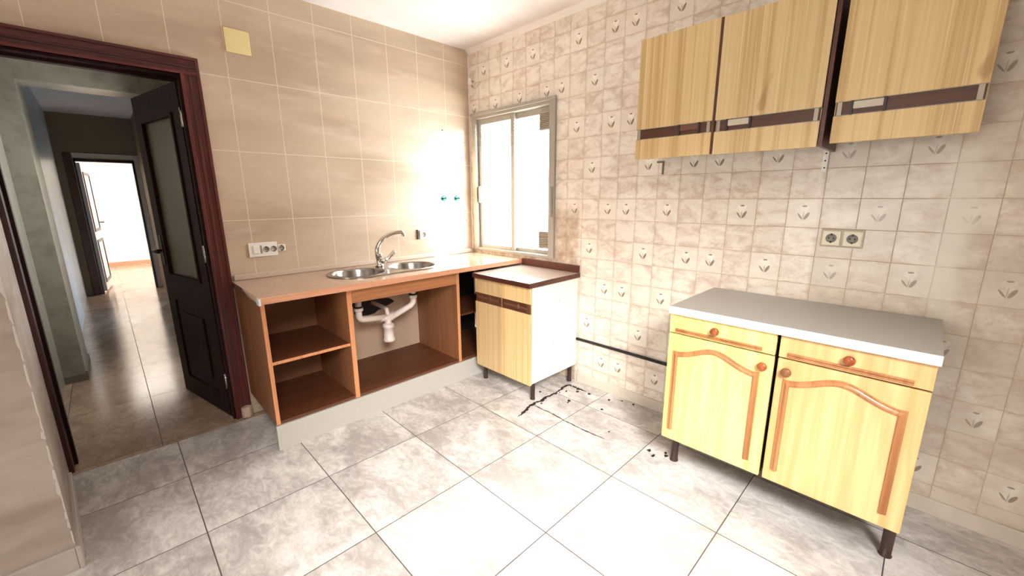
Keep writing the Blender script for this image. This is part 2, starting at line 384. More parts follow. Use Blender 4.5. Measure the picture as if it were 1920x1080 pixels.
rv.box(.0, .09, WY0 - .02, WY0, WZ0, WZ1); rv.box(0, .09, WY1, WY1 + .02, WZ0, WZ1); rv.box(0, .09, WY0, WY1, WZ0 - .02, WZ0); rv.box(0, .09, WY0, WY1, WZ1, WZ1 + .02)
rv.build('wall_right', M['whitewall'], kind='structure')
# outer skins keep daylight out of the wall joints
tile_wall('ceiling', M['ceiling'], lambda a, b: (a, b, H), XL, 0.0, YR, 0, 1, 1, 0, 0)
MB().prism([(0, 0, H), (-.035, 0, H), (0, 0, H - .03)], (0, YR, 0)).build('trim_1', M['cove'], kind='structure')
MB().box(-.009, -.0002, -.009, -.0002, .915, H - .03).build('trim_3', M['cove'], kind='structure')
# projecting wall on the left of the doorway; slightly out of square
LW = [(-2.645, -.84), (-2.703, 0.0)]
def left_face(a, b): 
    k = a / .842; return (LW[0][0] + (LW[1][0] - LW[0][0]) * k, LW[0][1] + .84 * k, b)
tile_wall('wall_left', M['leftwall'], left_face, 0, .842, 0, H, .2, .2, .1, .1)
tile_wall('wall_left', M['leftwall'], lambda a, b: (a, -.84, b), XL, -2.645, 0, H, .2, .2, -2.645, .05)
# outer walls behind the camera
tile_wall('wall_left', M['leftwall'], lambda a, b: (XL, -a, b), .84, -YR, 0, H, .2, .2, 0, 0)
tile_wall('wall_front', M['floral'], lambda a, b: (a, YR, b), XL, 0, 0, H, .135, .135, 0, 0)
# skirting
MB().box(-.012, 0, YR, -1.21, 0, .072).build('baseboard_right', plain('cream_skirting_tile', (226, 214, 198), .35, var=.25, scale=12), kind='structure', bevel=.003)
sk = MB(); sk.prism([(-2.645, -.855, 0), (-2.63, -.855, 0), (-2.675, -.20, 0), (-2.690, -.20, 0)], (0, 0, .09)); sk.box(XL, -2.645, -.855, -.84, 0, .09)
sk.build('baseboard_left', plain('pale_grey_skirting', (200, 192, 184), .4, var=.3, scale=14), kind='structure', bevel=.003)
# chipped plaster down the outside corner
ch = MB(); z = 0.10
while z < 1.5:
    h = random.uniform(.03, .12); w = random.uniform(.002, .010)
    ch.prism([(-2.6445, -.841, z), (-2.6445 - w, -.841, z + h * .3), (-2.6445 - w * .6, -.841, z + h), (-2.6445, -.841, z + h)], (.0015, -.0015, 0)); z += h * random.uniform(.9, 1.3)
ch.build('trim_2', plain('chipped_pale_plaster', (206, 198, 190), .8), kind='structure')

# ------------------------------------------------------------------ hall and far room
tw = 'wall_hall'
def wall(name, m, *boxes):
    b = MB()
    for q in boxes: b.box(*q)
    return b.build(name, m, kind='structure')
wall('wall_hall_left', M['green'], (-2.90, -2.775, .1, 1.5, 0, H))
wall('wall_hall_pier', M['green'], (-2.90, -2.655, 1.5, 2.03, 0, H), (-2.655, -1.6, 1.5, 1.75, 2.155, H))
wall('wall_corridor_left', M['paleblue'], (-2.9, -2.715, 2.03, 5.6, 0, H))
wall('wall_hall_right', M['hallwall'], (-1.86, -1.6, .10, 5.6, 0, H))
wall('wall_corridor_end', M['hallwall'], (-2.9, -2.545, 5.6, 5.7, 0, H), (-1.915, -1.4, 5.6, 5.7, 0, H), (-2.545, -1.915, 5.6, 5.7, 1.93, H))
wall('wall_far_room', M['whitewall'], (-3.4, -1.0, 9.05, 9.15, 0, H), (-3.4, -3.3, 5.7, 9.05, 0, H), (-1.1, -1.0, 5.7, 9.05, 0, H), (-3.4, -2.9, 5.6, 5.7, 0, H), (-1.4, -1.0, 5.6, 5.7, 0, H))
wall('baseboard_far', plain('terracotta_skirting', (190, 150, 120), .5), (-3.3, -1.1, 9.03, 9.05, 0, .08))
wall('ceiling', M['ceiling'], (-3.4, -1.0, 0.1, 9.15, H - .03, H + .05))
wall('baseboard_hall', plain('broken_grey_skirting', (120, 110, 104), .5), (-2.655, -2.645, 1.5, 2.03, 0, .07), (-2.775, -2.655, 1.49, 1.5, 0, .055))
# kitchen side of the partition behind the tiles
wall('wall_partition', M['hallwall'], (-2.95, -2.705, .003, .1, 0, H), (-1.963, 0.02, .003, .1, 0, H), (-2.705, -1.963, .003, .1, 2.018, H))

# doorway into the hall
d1 = thing('door_1', (-2.335, 0, 0), kind='structure')
fr = MB()
for (x0, x1, t) in ((-1.972, -1.888, .016), (-1.9, -1.884, .026), (-1.972, -1.955, .024), (-1.938, -1.925, .022)): fr.box(x0, x1, -t, -.0005, 0, 2.1 - (-1.884 - x1))
fr.build('door_casing', M['mahogany'], d1, bevel=.003)
fr = MB()
for (z0, z1, t) in ((2.012, 2.096, .0155), (2.086, 2.1, .0265), (2.012, 2.029, .0245), (2.046, 2.058, .0225)): fr.box(-2.706, -1.884, -t, -.0005, z0, z1)
fr.build('door_casing', M['mahoganyx'], d1, bevel=.003)
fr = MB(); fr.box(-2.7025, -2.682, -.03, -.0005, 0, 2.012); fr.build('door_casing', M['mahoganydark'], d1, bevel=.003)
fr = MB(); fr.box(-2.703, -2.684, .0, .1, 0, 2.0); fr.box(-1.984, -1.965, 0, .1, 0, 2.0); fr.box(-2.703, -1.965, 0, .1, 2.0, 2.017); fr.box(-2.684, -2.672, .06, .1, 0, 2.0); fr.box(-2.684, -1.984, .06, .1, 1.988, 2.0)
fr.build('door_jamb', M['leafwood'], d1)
# open leaf: hinged on the right jamb, swung into the hall
hx, hy = -1.99, .045; ex, ey = -2.137, .735
dv = Vector((ex - hx, ey - hy, 0)); LWid = dv.length; dv.normalize(); nv = Vector((dv.y, -dv.x, 0))   # nv points away from the opening
if nv.x < 0: nv = -nv
def LP(s, z, n=0): p = Vector((hx, hy, z)) + dv * s + nv * n; return (p.x, p.y, p.z)
def lbox(b, s0, s1, z0, z1, n0=0, n1=.035): b.prism([LP(s0, z0, n0), LP(s1, z0, n0), LP(s1, z1, n0), LP(s0, z1, n0)], nv * (n1 - n0)); return b
lf = MB()
for q in ((0, .11, .01, 1.985), (LWid - .11, LWid, .01, 1.985), (.11, LWid - .11, .01, .14), (.11, LWid - .11, .70, .86), (.11, LWid - .11, 1.84, 1.985)): lbox(lf, *q)
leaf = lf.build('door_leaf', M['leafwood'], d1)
b = MB(); lbox(b, .12, LWid - .12, .15, .69, .008, .027); lbox(b, .19, LWid - .19, .22, .62, 0, .008); b.build('lower_panel', M['leafwood'], leaf, bevel=.006)
b = MB(); lbox(b, .112, LWid - .112, .862, 1.838, .014, .02); b.build('glass_pane', M['frosted'], leaf)
b = MB()
for s0, s1, z0, z1 in ((.11, .128, .86, 1.84), (LWid - .128, LWid - .11, .86, 1.84), (.128, LWid - .128, .86, .878), (.128, LWid - .128, 1.822, 1.84)): lbox(b, s0, s1, z0, z1, -.008, .012)
b.build('glazing_bead', M['leafwood'], leaf)
b = MB(); lbox(b, LWid - .075, LWid - .035, .93, 1.13, -.005, 0); b.tube([LP(LWid - .055, 1.03, -.005), LP(LWid - .055, 1.03, -.05), LP(LWid - .075, 1.03, -.055), LP(LWid - .17, 1.03, -.055)], .009)
b.tube([LP(LWid - .055, 1.03, .035), LP(LWid - .055, 1.03, .085), LP(LWid - .075, 1.03, .09), LP(LWid - .16, 1.03, .09)], .009); b.build('door_handle', M['darkframe'], leaf)
for z in (.25, 1.05, 1.8):
    MB().tube([(-1.986, .035, z - .05), (-1.986, .035, z + .05)], .008, 10).build('hinge', M['chrome'], d1)

# far doorway and its half glazed leaf
d2 = thing('door_2', (-2.23, 5.6, 0), kind='structure')
b = MB(); b.box(-2.635, -2.552, 5.57, 5.6, 0, 2.005); b.build('door_casing', M['band'], d2, bevel=.004)  # left strip coloured dark for the shade it stands in
b = MB(); b.box(-2.552, -2.538, 5.575, 5.6, 0, 2.005); b.box(-1.915, -1.84, 5.575, 5.6, 0, 2.005); b.box(-2.545, -1.915, 5.575, 5.6, 1.93, 2.005); b.build('door_casing', plain('lit_door_casing', (226, 206, 186), .45), d2, bevel=.004)  # lit parts of the same casing, brightness put into the colour
b = MB(); b.box(-2.545, -2.525, 5.56, 5.7, 0, 1.93); b.box(-1.94, -1.915, 5.56, 5.7, 0, 1.93); b.box(-2.545, -1.915, 5.56, 5.7, 1.89, 1.93); b.build('door_jamb', M['darkframe'], d2)
b = MB()
FL = Vector((-2.525, 5.7, 0)); fdv = Vector((.08, .78, 0)).normalized(); fn = Vector((fdv.y, -fdv.x, 0))
def fp(s, z, n=0): p = FL + fdv * s + fn * n; return (p.x, p.y, z)
def fbox(b, s0, s1, z0, z1, n0, n1): b.prism([fp(s0, z0, n0), fp(s1, z0, n0), fp(s1, z1, n0), fp(s0, z1, n0)], fn * (n1 - n0))
fbox(b, 0, .66, .02, 1.88, 0, .035); fl2 = b.build('door_leaf', M['white'], d2)
b = MB()
for q in ((.06, .60, 1.72, 1.76), (.06, .60, .90, .94), (.06, .10, .94, 1.72), (.56, .60, .94, 1.72), (.06, .60, .14, .18), (.06, .60, .74, .78), (.06, .10, .18, .74), (.56, .60, .18, .74)): fbox(b, *q, .035, .045)
b.build('panel_moulding', M['darkframe'], fl2)
b = MB(); b.tube([fp(.62, 1.02, .035), fp(.62, 1.02, .09), fp(.52, 1.02, .095)], .01); b.build('door_handle', M['darkframe'], fl2)
# ------------------------------------------------------------------ window in the right wall
w1 = thing('window_1', (0, -.5, .9), kind='structure')
b = MB(); fy0, fy1, fz0, fz1 = -.965, -.045, .908, 2.035
b.box(-.018, .07, fy0, fy0 + .055, fz0, fz1); b.box(-.018, .07, fy1 - .05, fy1, fz0, fz1); b.box(-.018, .07, fy0 + .055, fy1 - .05, fz1 - .03, fz1); b.box(-.018, .07, fy0 + .055, fy1 - .05, fz0, fz0 + .022)
b.build('window_frame', M['alu'], w1, bevel=.002)
b = MB(); b.box(-.03, -.018, fy0 - .01, fy1 + .01, fz1 - .006, fz1 + .018); b.build('window_head_trim', M['alu'], w1, bevel=.002)
def sash(y0, y1, x0, x1):
    b = MB(); z0, z1 = fz0 + .022, fz1 - .03; s = .040
    b.box(x0, x1, y0, y0 + s, z0, z1); b.box(x0, x1, y1 - s, y1, z0, z1); b.box(x0, x1, y0 + s, y1 - s, z0, z0 + .030); b.box(x0, x1, y0 + s, y1 - s, z1 - .045, z1)
    o = b.build('sash', M['alu'], w1, bevel=.002)
    MB().box((x0 + x1) / 2 - .002, (x0 + x1) / 2 + .002, y0 + s, y1 - s, z0 + .030, z1 - .045).build('pane', M['glass'], o); return o
s1 = sash(-.53, fy1 - .05, .010, .034); s2 = sash(fy0 + .055, -.490, .036, .060)
b = MB(); b.box(-.016, .010, -.128, -.112, 1.32, 1.46); b.build('sash_latch', M['alud'], s1, bevel=.002)
b = MB(); b.box(-.022, -.018, -.955, -.935, 1.22, 1.44)
for z in (1.26, 1.33, 1.40): b.box(-.026, -.022, -.951, -.939, z - .012, z + .012)
b.build('sash_latch', M['alud'], w1)
for z0, z1 in ((1.845, 1.965), (.975, 1.105)):
    b = MB(); b.box(.028, .036, -.905, -.785, z0, z1); v = b.build('ventilation_grille', M['ventd'], w1)
    b = MB(); n = 9
    for i in range(n):
        zz = z0 + .006 + (z1 - z0 - .012) * i / n; b.prism([(.028, -.900, zz), (.022, -.900, zz + .002), (.022, -.900, zz + .008), (.028, -.900, zz + .010)], (0, .11, 0))
    b.box(.020, .028, -.905, -.899, z0, z1); b.box(.020, .028, -.791, -.785, z0, z1); b.box(.02, .028, -.899, -.791, z0, z0 + .006); b.box(.02, .028, -.899, -.791, z1 - .006, z1); b.build('grille_slats', M['vent'], v)
b = MB()
for i in range(11):
    z = 1.79 + i * .024; b.box(.078, .084, WY0, WY1, z, z + .015)
b.build('roller_shutter', M['blind'], w1)

# ------------------------------------------------------------------ sink cabinet
PX0, PX1, FY = -1.876, -.02, -.57
sc_ = thing('sink_base_cabinet', (-1.0, -.3, 0), 'open-fronted orange-brown sink cabinet without doors, under the long counter', 'cabinet')
def panel(name, m, x0, x1, y0, y1, z0, z1, lab=None, bev=.001):
    o = MB().box(x0, x1, y0, y1, z0, z1).build(name, m, sc_, bevel=bev)
    if lab: o['label'] = lab
    return o
ZB, ZT = .15, .838
panel('side_panel', M['carcass'], PX0, PX0 + .02, FY, -.02, ZB, ZT)
panel('partition', M['carcass'], -1.43, -1.402, FY, -.02, ZB, ZT)
panel('partition', M['carcass'], -.628, -.604, FY, -.02, ZB, ZT)
panel('bottom_panel', M['inside'], PX0 + .02, -1.43, FY, -.02, ZB, ZB + .017)
panel('bottom_panel', M['inside'], -1.402, -.628, FY, -.02, ZB, ZB + .017)
panel('bottom_panel', M['inside'], -.604, PX1, FY, -.02, ZB, ZB + .017)
panel('shelf', M['inside'], PX0 + .02, -1.43, FY + .012, -.02, .49, .507)
panel('shelf', M['inside'], -.604, PX1, FY + .08, -.02, .475, .49)
panel('back_panel', M['backboard'], PX0 + .02, -1.43, -.024, -.020, ZB + .017, ZT)
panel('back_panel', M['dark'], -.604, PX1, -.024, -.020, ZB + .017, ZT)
panel('back_panel', M['plasterback'], -1.402, -.628, -.024, -.020, ZB + .017, ZT, 'bare plaster coloured back')
panel('fascia', M['carcassx'], -1.402, -.628, FY, FY + .018, .752, ZT)
for x0, x1, z0, z1 in ((PX0, PX0 + .02, ZB, ZT), (-1.43, -1.402, ZB, ZT), (-.628, -.604, ZB, ZT)): panel('edge_band', M['edge'], x0, x1, FY - .0015, FY - .0001, z0, z1, bev=0)
panel('edge_band', M['edge'], PX0 + .02, -1.43, FY + .0105, FY + .0119, .49, .507, bev=0)
panel('plinth', M['plinth'], PX0 - .004, PX1, FY - .006, FY + .012, 0.0, .146, 'grey plinth board')
# irregular knocked-out hole behind the trap
pts = []
for k in range(22):
    a = 2 * math.pi * k / 22; r = 1 + .18 * math.sin(3 * a + 1) + random.uniform(-.08, .08); pts.append((-1.03 + .16 * r * math.cos(a), -.0255, .565 + .06 * r * math.sin(a)))
MB().sheet(pts).build('wall_hole', M['dark'], sc_, recalc=False)

# worktop with the holes for the two bowls
BL, BR, RB = (-1.232, -.315), (-.832, -.315), .165
ct = thing('worktop', (-1.0, -.3, .84), 'long speckled tan worktop with the steel sink set in it', 'worktop')
def plate(outer, holes, z0, z1):
    """flat plate with holes, from a filled 2-D curve"""
    cu = bpy.data.curves.new('outline', 'CURVE'); cu.dimensions = '2D'; cu.fill_mode = 'BOTH'; cu.extrude = (z1 - z0) / 2
    for poly in [outer] + holes:
        sp = cu.splines.new('POLY'); sp.points.add(len(poly) - 1); sp.use_cyclic_u = True
        for p, (x, y) in zip(sp.points, poly): p.co = (x, y, 0, 1)
    o = bpy.data.objects.new('outline', cu); COL.objects.link(o)
    dg = bpy.context.evaluated_depsgraph_get(); me = bpy.data.meshes.new_from_object(o.evaluated_get(dg))
    m = MB(); m.b.from_mesh(me); bpy.data.objects.remove(o); bpy.data.curves.remove(cu); bpy.data.meshes.remove(me)
    for v in m.b.verts: v.co.z += (z0 + z1) / 2
    bmesh.ops.remove_doubles(m.b, verts=m.b.verts[:], dist=1e-5)
    return m
def circle(c, r, n=48): return [(c[0] + r * math.cos(2 * math.pi * k / n), c[1] + r * math.sin(2 * math.pi * k / n)) for k in range(n)]
def slab_with_holes(): return plate([(-1.888, -.635), (-.004, -.635), (-.004, -.003), (-1.888, -.003)], [circle(BL, RB + .006), circle(BR, RB + .006)], .846, .88)
slab_with_holes().build('worktop_slab', M['counter'], ct)
b = MB(); b.box(-1.888, -.004, -.641, -.635, .846, .8805); b.build('front_edge', M['cedge'], ct, bevel=.002)
b = MB(); b.box(-1.872, -.02, -.003 - .02, -.003, .8805, .912); b.build('upstand', plain('aluminium_upstand', (214, 198, 180), .35, .2), ct, bevel=.004)
b = MB(); b.box(-1.896, -1.884, -.643, -.60, .842, .878); e = b.build('end_cap', plain('white_metal_cap', (226, 232, 238), .3, .3), ct, bevel=.003); e['label'] = 'small white corner cap'

# sink
sk_ = thing('double_bowl_sink', (-1.03, -.3, .88), 'stainless steel sink with two round bowls', 'sink')
def outline(r, n=48):
    pts = []; cx = (BL[0] + BR[0]) / 2
    for k in range(n):
        a = math.pi / 2 + math.pi * k / (n - 1); pts.append((BL[0] + r * math.cos(a), BL[1] + r * math.sin(a)))
    pts.append((cx - .03, BL[1] - r * .93)); pts.append((cx + .03, BL[1] - r * .93))
    for k in range(n):
        a = -math.pi / 2 + math.pi * k / (n - 1); pts.append((BR[0] + r * math.cos(a), BR[1] + r * math.sin(a)))
    return pts
def sink_plate(): return plate(outline(.196), [circle(BL, RB), circle(BR, RB)], .8805, .8862)
sink_plate().build('sink_rim', M['steel'], sk_, bevel=.002)
for c in (BL, BR):
    b = MB(); b.lathe([(RB + .010, .8864), (RB + .004, .889), (RB, .8866), (RB - .004, .875), (RB - .012, .80), (RB - .022, .765), (RB - .05, .747), (.045, .742), (.0, .741)], (c[0], c[1], 0), seg=48, cap=False)
    bw = b.build('bowl', M['steel'], sk_)
    MB().lathe([(.0, .7436), (.03, .7440), (.042, .7445), (.045, .7430)], (c[0], c[1], 0), seg=28).build('drain', M['chrome'], bw)

# mixer tap
tp = thing('mixer_tap', (-1.015, -.185, .886), 'chrome single-lever mixer tap with a curved swivel spout, behind the sink bowls', 'tap')
b = MB(); b.lathe([(.0, .0), (.030, .0), (.031, .008), (.025, .014), (.0225, .03), (.0225, .062), (.026, .066), (.026, .085), (.020, .098), (.0, .102)], (-1.015, -.185, .8868), seg=28); b.build('tap_body', M['chrome'], tp)
pth = []
for k in range(21):
    t = k / 20; p0, p1, p2, p3 = Vector((-1.022, -.19, .955)), Vector((-1.05, -.192, 1.045)), Vector((-.97, -.198, 1.125)), Vector((-.842, -.205, 1.122))
    pth.append(p0 * (1 - t) ** 3 + 3 * p1 * t * (1 - t) ** 2 + 3 * p2 * t * t * (1 - t) + p3 * t ** 3)
pth.append(Vector((-.830, -.206, 1.117))); pth.append(Vector((-.824, -.207, 1.105))); pth.append(Vector((-.824, -.207, 1.09)))
b = MB(); b.tube(pth, [.0185] * 6 + [.0165] * 6 + [.015] * 9 + [.015] * 3, 18); b.build('spout', M['chrome'], tp)
b = MB(); b.tube([(-1.01, -.195, .925), (-.985, -.205, .93), (-.965, -.21, .938)], [.024, .021, .016], 16); b.tube([(-.975, -.208, .932), (-.95, -.212, .95), (-.912, -.218, .985), (-.908, -.219, .989)], [.013, .012, .0145, .011], 14); b.build('lever', M['chrome'], tp)

# bottle trap under the sink
tr = thing('bottle_trap', (-1.03, -.25, .35), 'white plastic bottle trap and waste pipes hanging under the sink', 'pipe')
def arc(pts, n=6):
    """rounded corner polyline"""
    P = [Vector(p) for p in pts]; out = [P[0]]
    for a, c, d in zip(P, P[1:], P[2:]):
        r = min(.035, (a - c).length * .45, (d - c).length * .45); u = c + (a - c).normalized() * r; v = c + (d - c).normalized() * r
        for k in range(n + 1):
            t = k / n; out.append(u * (1 - t) ** 2 + c * 2 * t * (1 - t) + v * t * t)
    out.append(P[-1]); return out
TC = (-1.035, -.285)
b = MB(); b.tube(arc([(BL[0] - .02, BL[1], .74), (BL[0] - .025, BL[1], .565), (TC[0] - .005, TC[1], .535)]), .021, 16); b.lathe([(.027, .625), (.03, .628), (.03, .645), (.027, .648)], (BL[0] - .023, BL[1], 0), seg=20); b.build('waste_pipe', M['pvc'], tr)
b = MB(); b.tube(arc([(BR[0] - .005, BR[1], .74), (BR[0] - .005, BR[1], .60), (TC[0] + .005, TC[1], .515)]), .021, 16); b.lathe([(.027, .645), (.03, .648), (.03, .665), (.027, .668)], (BR[0] - .005, BR[1], 0), seg=20); b.build('waste_pipe', M['pvc'], tr)
for x in (BL[0] - .023, BR[0] - .005): MB().lathe([(.0235, .0), (.0305, .002), (.0305, .008), (.0235, .010)], (x, BL[1], .668 if x > -1 else .648), seg=20).build('seal_ring', M['rubber'], tr)
b = MB(); b.tube([(TC[0] - .055, TC[1], .535), (TC[0] + .0, TC[1], .528), (TC[0] + .055, TC[1], .545)], .026, 16); b.tube([(TC[0], TC[1], .545), (TC[0], TC[1], .455)], .024, 16); b.tube(arc([(TC[0], TC[1], .54), (TC[0], TC[1], .592), (TC[0] + .01, -.10, .592), (TC[0] + .012, -.027, .592)]), .0145, 14); b.build('tee_fitting', M['pvc'], tr)
b = MB(); b.lathe([(.0, .352), (.036, .352), (.041, .357), (.041, .372), (.036, .376), (.034, .452), (.040, .456), (.040, .480), (.028, .486), (.0, .487)], (TC[0], TC[1], 0), seg=28); b.build('trap_cup', M['pvc'], tr)

# ------------------------------------------------------------------ corner base cabinet
cy0, cy1, cxf = -1.195, -.645, -.515
cc = thing('corner_base_cabinet', (-.25, -.9, 0), 'small two-door cabinet with brown worktop and white side, standing in the window corner', 'cabinet')
b = MB(); b.box(cxf + .018, -.004, cy0, cy0 + .016, .13, .80); 
o = b.build('side_panel', M['sideWhite'], cc, bevel=.006); o['label'] = 'off white side panel with marks'
M['scuff'] = plain('grey_scuff', (150, 148, 140), .6)
for i in range(9):
    z = random.uniform(.25, .72); x = random.uniform(-.33, -.2); r = random.uniform(.002, .005)
    MB().lathe([(.0, -.0006), (r, -.0004)], (x, cy0, z), 'y', 7).build('screw_mark', M['scuff'], o)
MB().box(cxf + .018, -.004, cy1 - .016, cy1, .13, .80).build('side_panel', M['sideWhite'], cc)
MB().box(cxf + .018, -.004, cy0 + .016, cy1 - .016, .13, .146).build('bottom_panel', M['sideWhite'], cc)
MB().box(-.010, -.004, cy0 + .016, cy1 - .016, .146, .80).build('back_panel', M['sideWhite'], cc)
ym = (cy0 + cy1) / 2
def banded_door(parent, xf, y0, y1, z0, z1, bz0, bz1, m, recess, name='door', thick=.018, grip=None, bandmat='band'):
    """front at xf facing -x, crossed by a recessed dark band between bz0 and bz1"""
    b = MB(); b.box(xf, xf + thick, y0, y1, z0, bz0); b.box(xf, xf + thick, y0, y1, bz1, z1); b.box(xf + .012, xf + thick, y0, y1, bz0, bz1)
    d = b.build(name, m, parent, bevel=.0015)
    b = MB(); b.box(xf + .006, xf + .0118, y0 + .004, y1 - .004, bz0 + .001, bz1 - .001); bd = b.build('handle_band', M[bandmat], d)
    return d, bd
for k, (y0, y1, m) in enumerate(((ym + .002, cy1, M['cornerB']), (cy0, ym - .002, M['cornerA']))):
    d, bd = banded_door(cc, cxf, y0, y1, .125, .796, .622, .690, m, 0)
    b = MB(); b.box(cxf + .003, cxf + .006, y0 + .03, y1 - .03, .648, .664); yc = (y0 + y1) / 2
    b.lathe([(.0, .002), (.016, .003), (.02, .006)], (cxf, yc - .02, .658), 'x', 12); b.build('worn_grip', M['band2'], bd)
    if k: MB().box(cxf + .0005, cxf + .006, y0 + .004, y0 + .030, .624, .688).build('end_insert', M['band2'], bd)
b = MB(); b.box(cxf - .018, -.004, cy0 - .008, cy1 + .004, .803, .832); b.build('worktop', M['cornertop'], cc, bevel=.002)
b = MB(); b.box(cxf - .022, cxf - .018, cy0 - .012, cy1 + .004, .800, .8325); b.box(cxf - .018, -.004, cy0 - .012, cy0 - .008, .800, .8325); b.build('worktop_edge', M['brownedge'], cc)
b = MB(); b.box(-.020, -.004, cy0 - .008, cy1 + .004, .8322, .885); b.build('upstand', M['brownedge'], cc, bevel=.002)
for x, y in ((-.455, cy0 + .03), (-.455, cy1 - .03), (-.045, cy0 + .03), (-.045, cy1 - .03)):
    MB().lathe([(.016, 0), (.018, .004), (.015, .02), (.018, .128), (.022, .1295)], (x, y, 0), seg=16).build('leg', M['legplastic'], cc)

# ------------------------------------------------------------------ right-hand base cabinets and their worktop
M['carcassdark'] = plain('shaded_brown_carcass', (84, 66, 52), .6)  # carcass coloured dark to paint in the shade between the cabinets
def base_cab(y0, y1, fm, label, knob_left, kmat, kd):
    """y0 = right end (towards the camera), y1 = left end"""
    xf = -.558; r = thing('base_cabinet', (-.3, (y0 + y1) / 2, 0), label, 'cabinet', None)
    b = MB(); b.box(xf + .02, -.016, y0, y0 + .016, .20, .836); b.box(xf + .02, -.016, y1 - .016, y1, .20, .836); b.box(xf + .02, -.016, y0 + .016, y1 - .016, .20, .216); b.box(-.022, -.016, y0 + .016, y1 - .016, .216, .836)
    b.build('carcass', M['carcassdark'], r)
    b = MB(); b.box(xf, xf + .018, y0, y1, .742, .834); dr = b.build('drawer', fm, r, bevel=.002)
    b = MB(); b.box(xf - .006, xf - .0002, y0 + .045, y1 - .03, .749, .755); b.box(xf - .006, xf - .0002, y0 + .045, y1 - .03, .759, .766); b.box(xf - .003, xf - .0002, y0 + .045, y1 - .03, .755, .759); b.build('moulding_strip', M['trimwood'], dr, bevel=.0015)
    def knob(y, z, par, m):
        MB().lathe([(.0, -.026), (.013, -.025), (.0175, -.020), (.018, -.013), (.011, -.008), (.010, 0.0)], (xf, y, z), 'x', 24).build('knob', m, par)
    knob((y0 + y1) / 2 + (.012 if knob_left else .0), .79, dr, kmat)
    b = MB(); b.box(xf, xf + .018, y0, y1, .196, .736); d = b.build('door', fm, r, bevel=.004)
    knob(y1 - .035 if not knob_left else y0 + .035, .688, d, kd)
    # cathedral-arch moulding swept along two stiles and a curved top
    ya, yb = y1 - .038, y0 + .055; n = 28; path = []
    path.append((ya, .25)); path.append((ya, .642))
    for k in range(1, n):
        t = k / n; s = math.sin(math.pi * t) ** 1.6
        path.append((ya + (yb - ya) * t, .640 + .052 * s - .006 * math.sin(2 * math.pi * t) ** 2))
    path.append((yb, .642)); path.append((yb, .25))
    mb = MB(); prof = [(-.012, 0), (-.010, .005), (-.004, .0035), (0, .006), (.005, .008), (.010, .006), (.012, 0)]; rings = []
    for i, (y, z) in enumerate(path):
        p = Vector((y, z)); a = (Vector(path[i]) - Vector(path[i - 1])).normalized() if i else None; c = (Vector(path[i + 1]) - p).normalized() if i < len(path) - 1 else None
        if a is None: a = c
        if c is None: c = a
        nn = Vector((-(a + c).y, (a + c).x)).normalized(); k = 1 / max(.6, nn.dot(Vector((-a.y, a.x))))
        rings.append([mb.b.verts.new((xf - .0002 - h, (p + nn * w * k).x, (p + nn * w * k).y)) for w, h in prof])
    for A, B in zip(rings, rings[1:]):
        for q in range(len(prof) - 1): mb.b.faces.new((A[q], A[q + 1], B[q + 1], B[q]))
        mb.b.faces.new((A[-1], A[0], B[0], B[-1]))
    mb.b.faces.new(rings[0]); mb.b.faces.new(rings[-1][::-1])
    mb.build('arched_moulding', M['trimwood'], d)
    for x in (-.42, -.06):
        y = y1 - .02 if knob_left else y0 + .02
        MB().lathe([(.021, 0), (.0215, .004), (.018, .01), (.019, .199), (.024, .1995)], (x, y, 0), seg=18).build('leg', M['legplastic'], r)
    return r
base_cab(-2.563, -2.130, M['doorY'], 'yellow base cabinet with arched door, the left one under the grey worktop', True, M['knob'], M['knob'])
base_cab(-3.008, -2.576, M['doorO'], 'apricot-tinted base cabinet with arched door, the right one under the grey worktop', False, M['knob'], M['knobdark'])
wt = thing('worktop', (-.3, -2.57, .84), 'speckled grey worktop with white front edge across two yellow cabinets', 'worktop')
MB().box(-.568, -.014, -3.014, -2.126, .838, .868).build('worktop_slab', M['greytop'], wt, bevel=.001)
MB().box(-.574, -.568, -3.014, -2.126, .834, .8685).build('front_edge', M['whiteedge'], wt, bevel=.002)

# ------------------------------------------------------------------ wall cabinets
UX = -.318
M['silver'] = plain('silvery_end_strip', (176, 164, 146), .35, .3)
M['grip'] = plain('pale_grip_insert', (206, 196, 176), .35)
def upper_door(root, y0, y1, z0, z1, gy, m, grip='pale'):
    """y0 right, y1 left; gy the grip centre"""
    bz0, bz1 = z0 + .098, z0 + .148
    d, bd = banded_door(root, UX, y0, y1, z0, z1, bz0, bz1, m, 0)
    b = MB(); b.box(UX - .002, UX + .006, gy - .043, gy + .043, bz0 + .020, bz1 - .004); b.build('grip', M['band2'] if grip == 'brown' else M['grip'], bd, bevel=.002)
    for yy in (gy - .047, gy + .047): MB().box(UX - .003, UX + .007, yy - .004, yy + .004, bz0, bz1).build('grip_bracket', M['legplastic'], bd)
    for yy in (y0 + .016, y1 - .016): MB().box(UX + .0005, UX + .006, yy - .007, yy + .007, bz0 + .002, bz1 - .002).build('end_insert', M['silver'], bd)
    for za, zb in ((bz1 - .0022, bz1), (bz0, bz0 + .0022)): MB().box(UX + .0002, UX + .004, y0 + .003, y1 - .003, za, zb).build('band_edge', M['alud'], bd)
    return d
def upper_carcass(root, y0, y1, z0, z1):
    b = MB(); b.box(UX + .02, -.004, y0, y0 + .016, z0, z1); b.box(UX + .02, -.004, y1 - .016, y1, z0, z1); b.box(UX + .02, -.004, y0 + .016, y1 - .016, z0, z0 + .016); b.box(UX + .02, -.004, y0 + .016, y1 - .016, z1 - .016, z1); b.box(-.010, -.004, y0 + .016, y1 - .016, z0 + .016, z1 - .016)
    b.build('carcass', M['darkframe'], root)
u1 = thing('wall_cabinet', (-.16, -2.16, 1.56), 'two-door striped pine wall cabinet with dark handle bands, on the left of the pair', 'cabinet')
upper_carcass(u1, -2.560, -1.775, 1.588, 2.12)
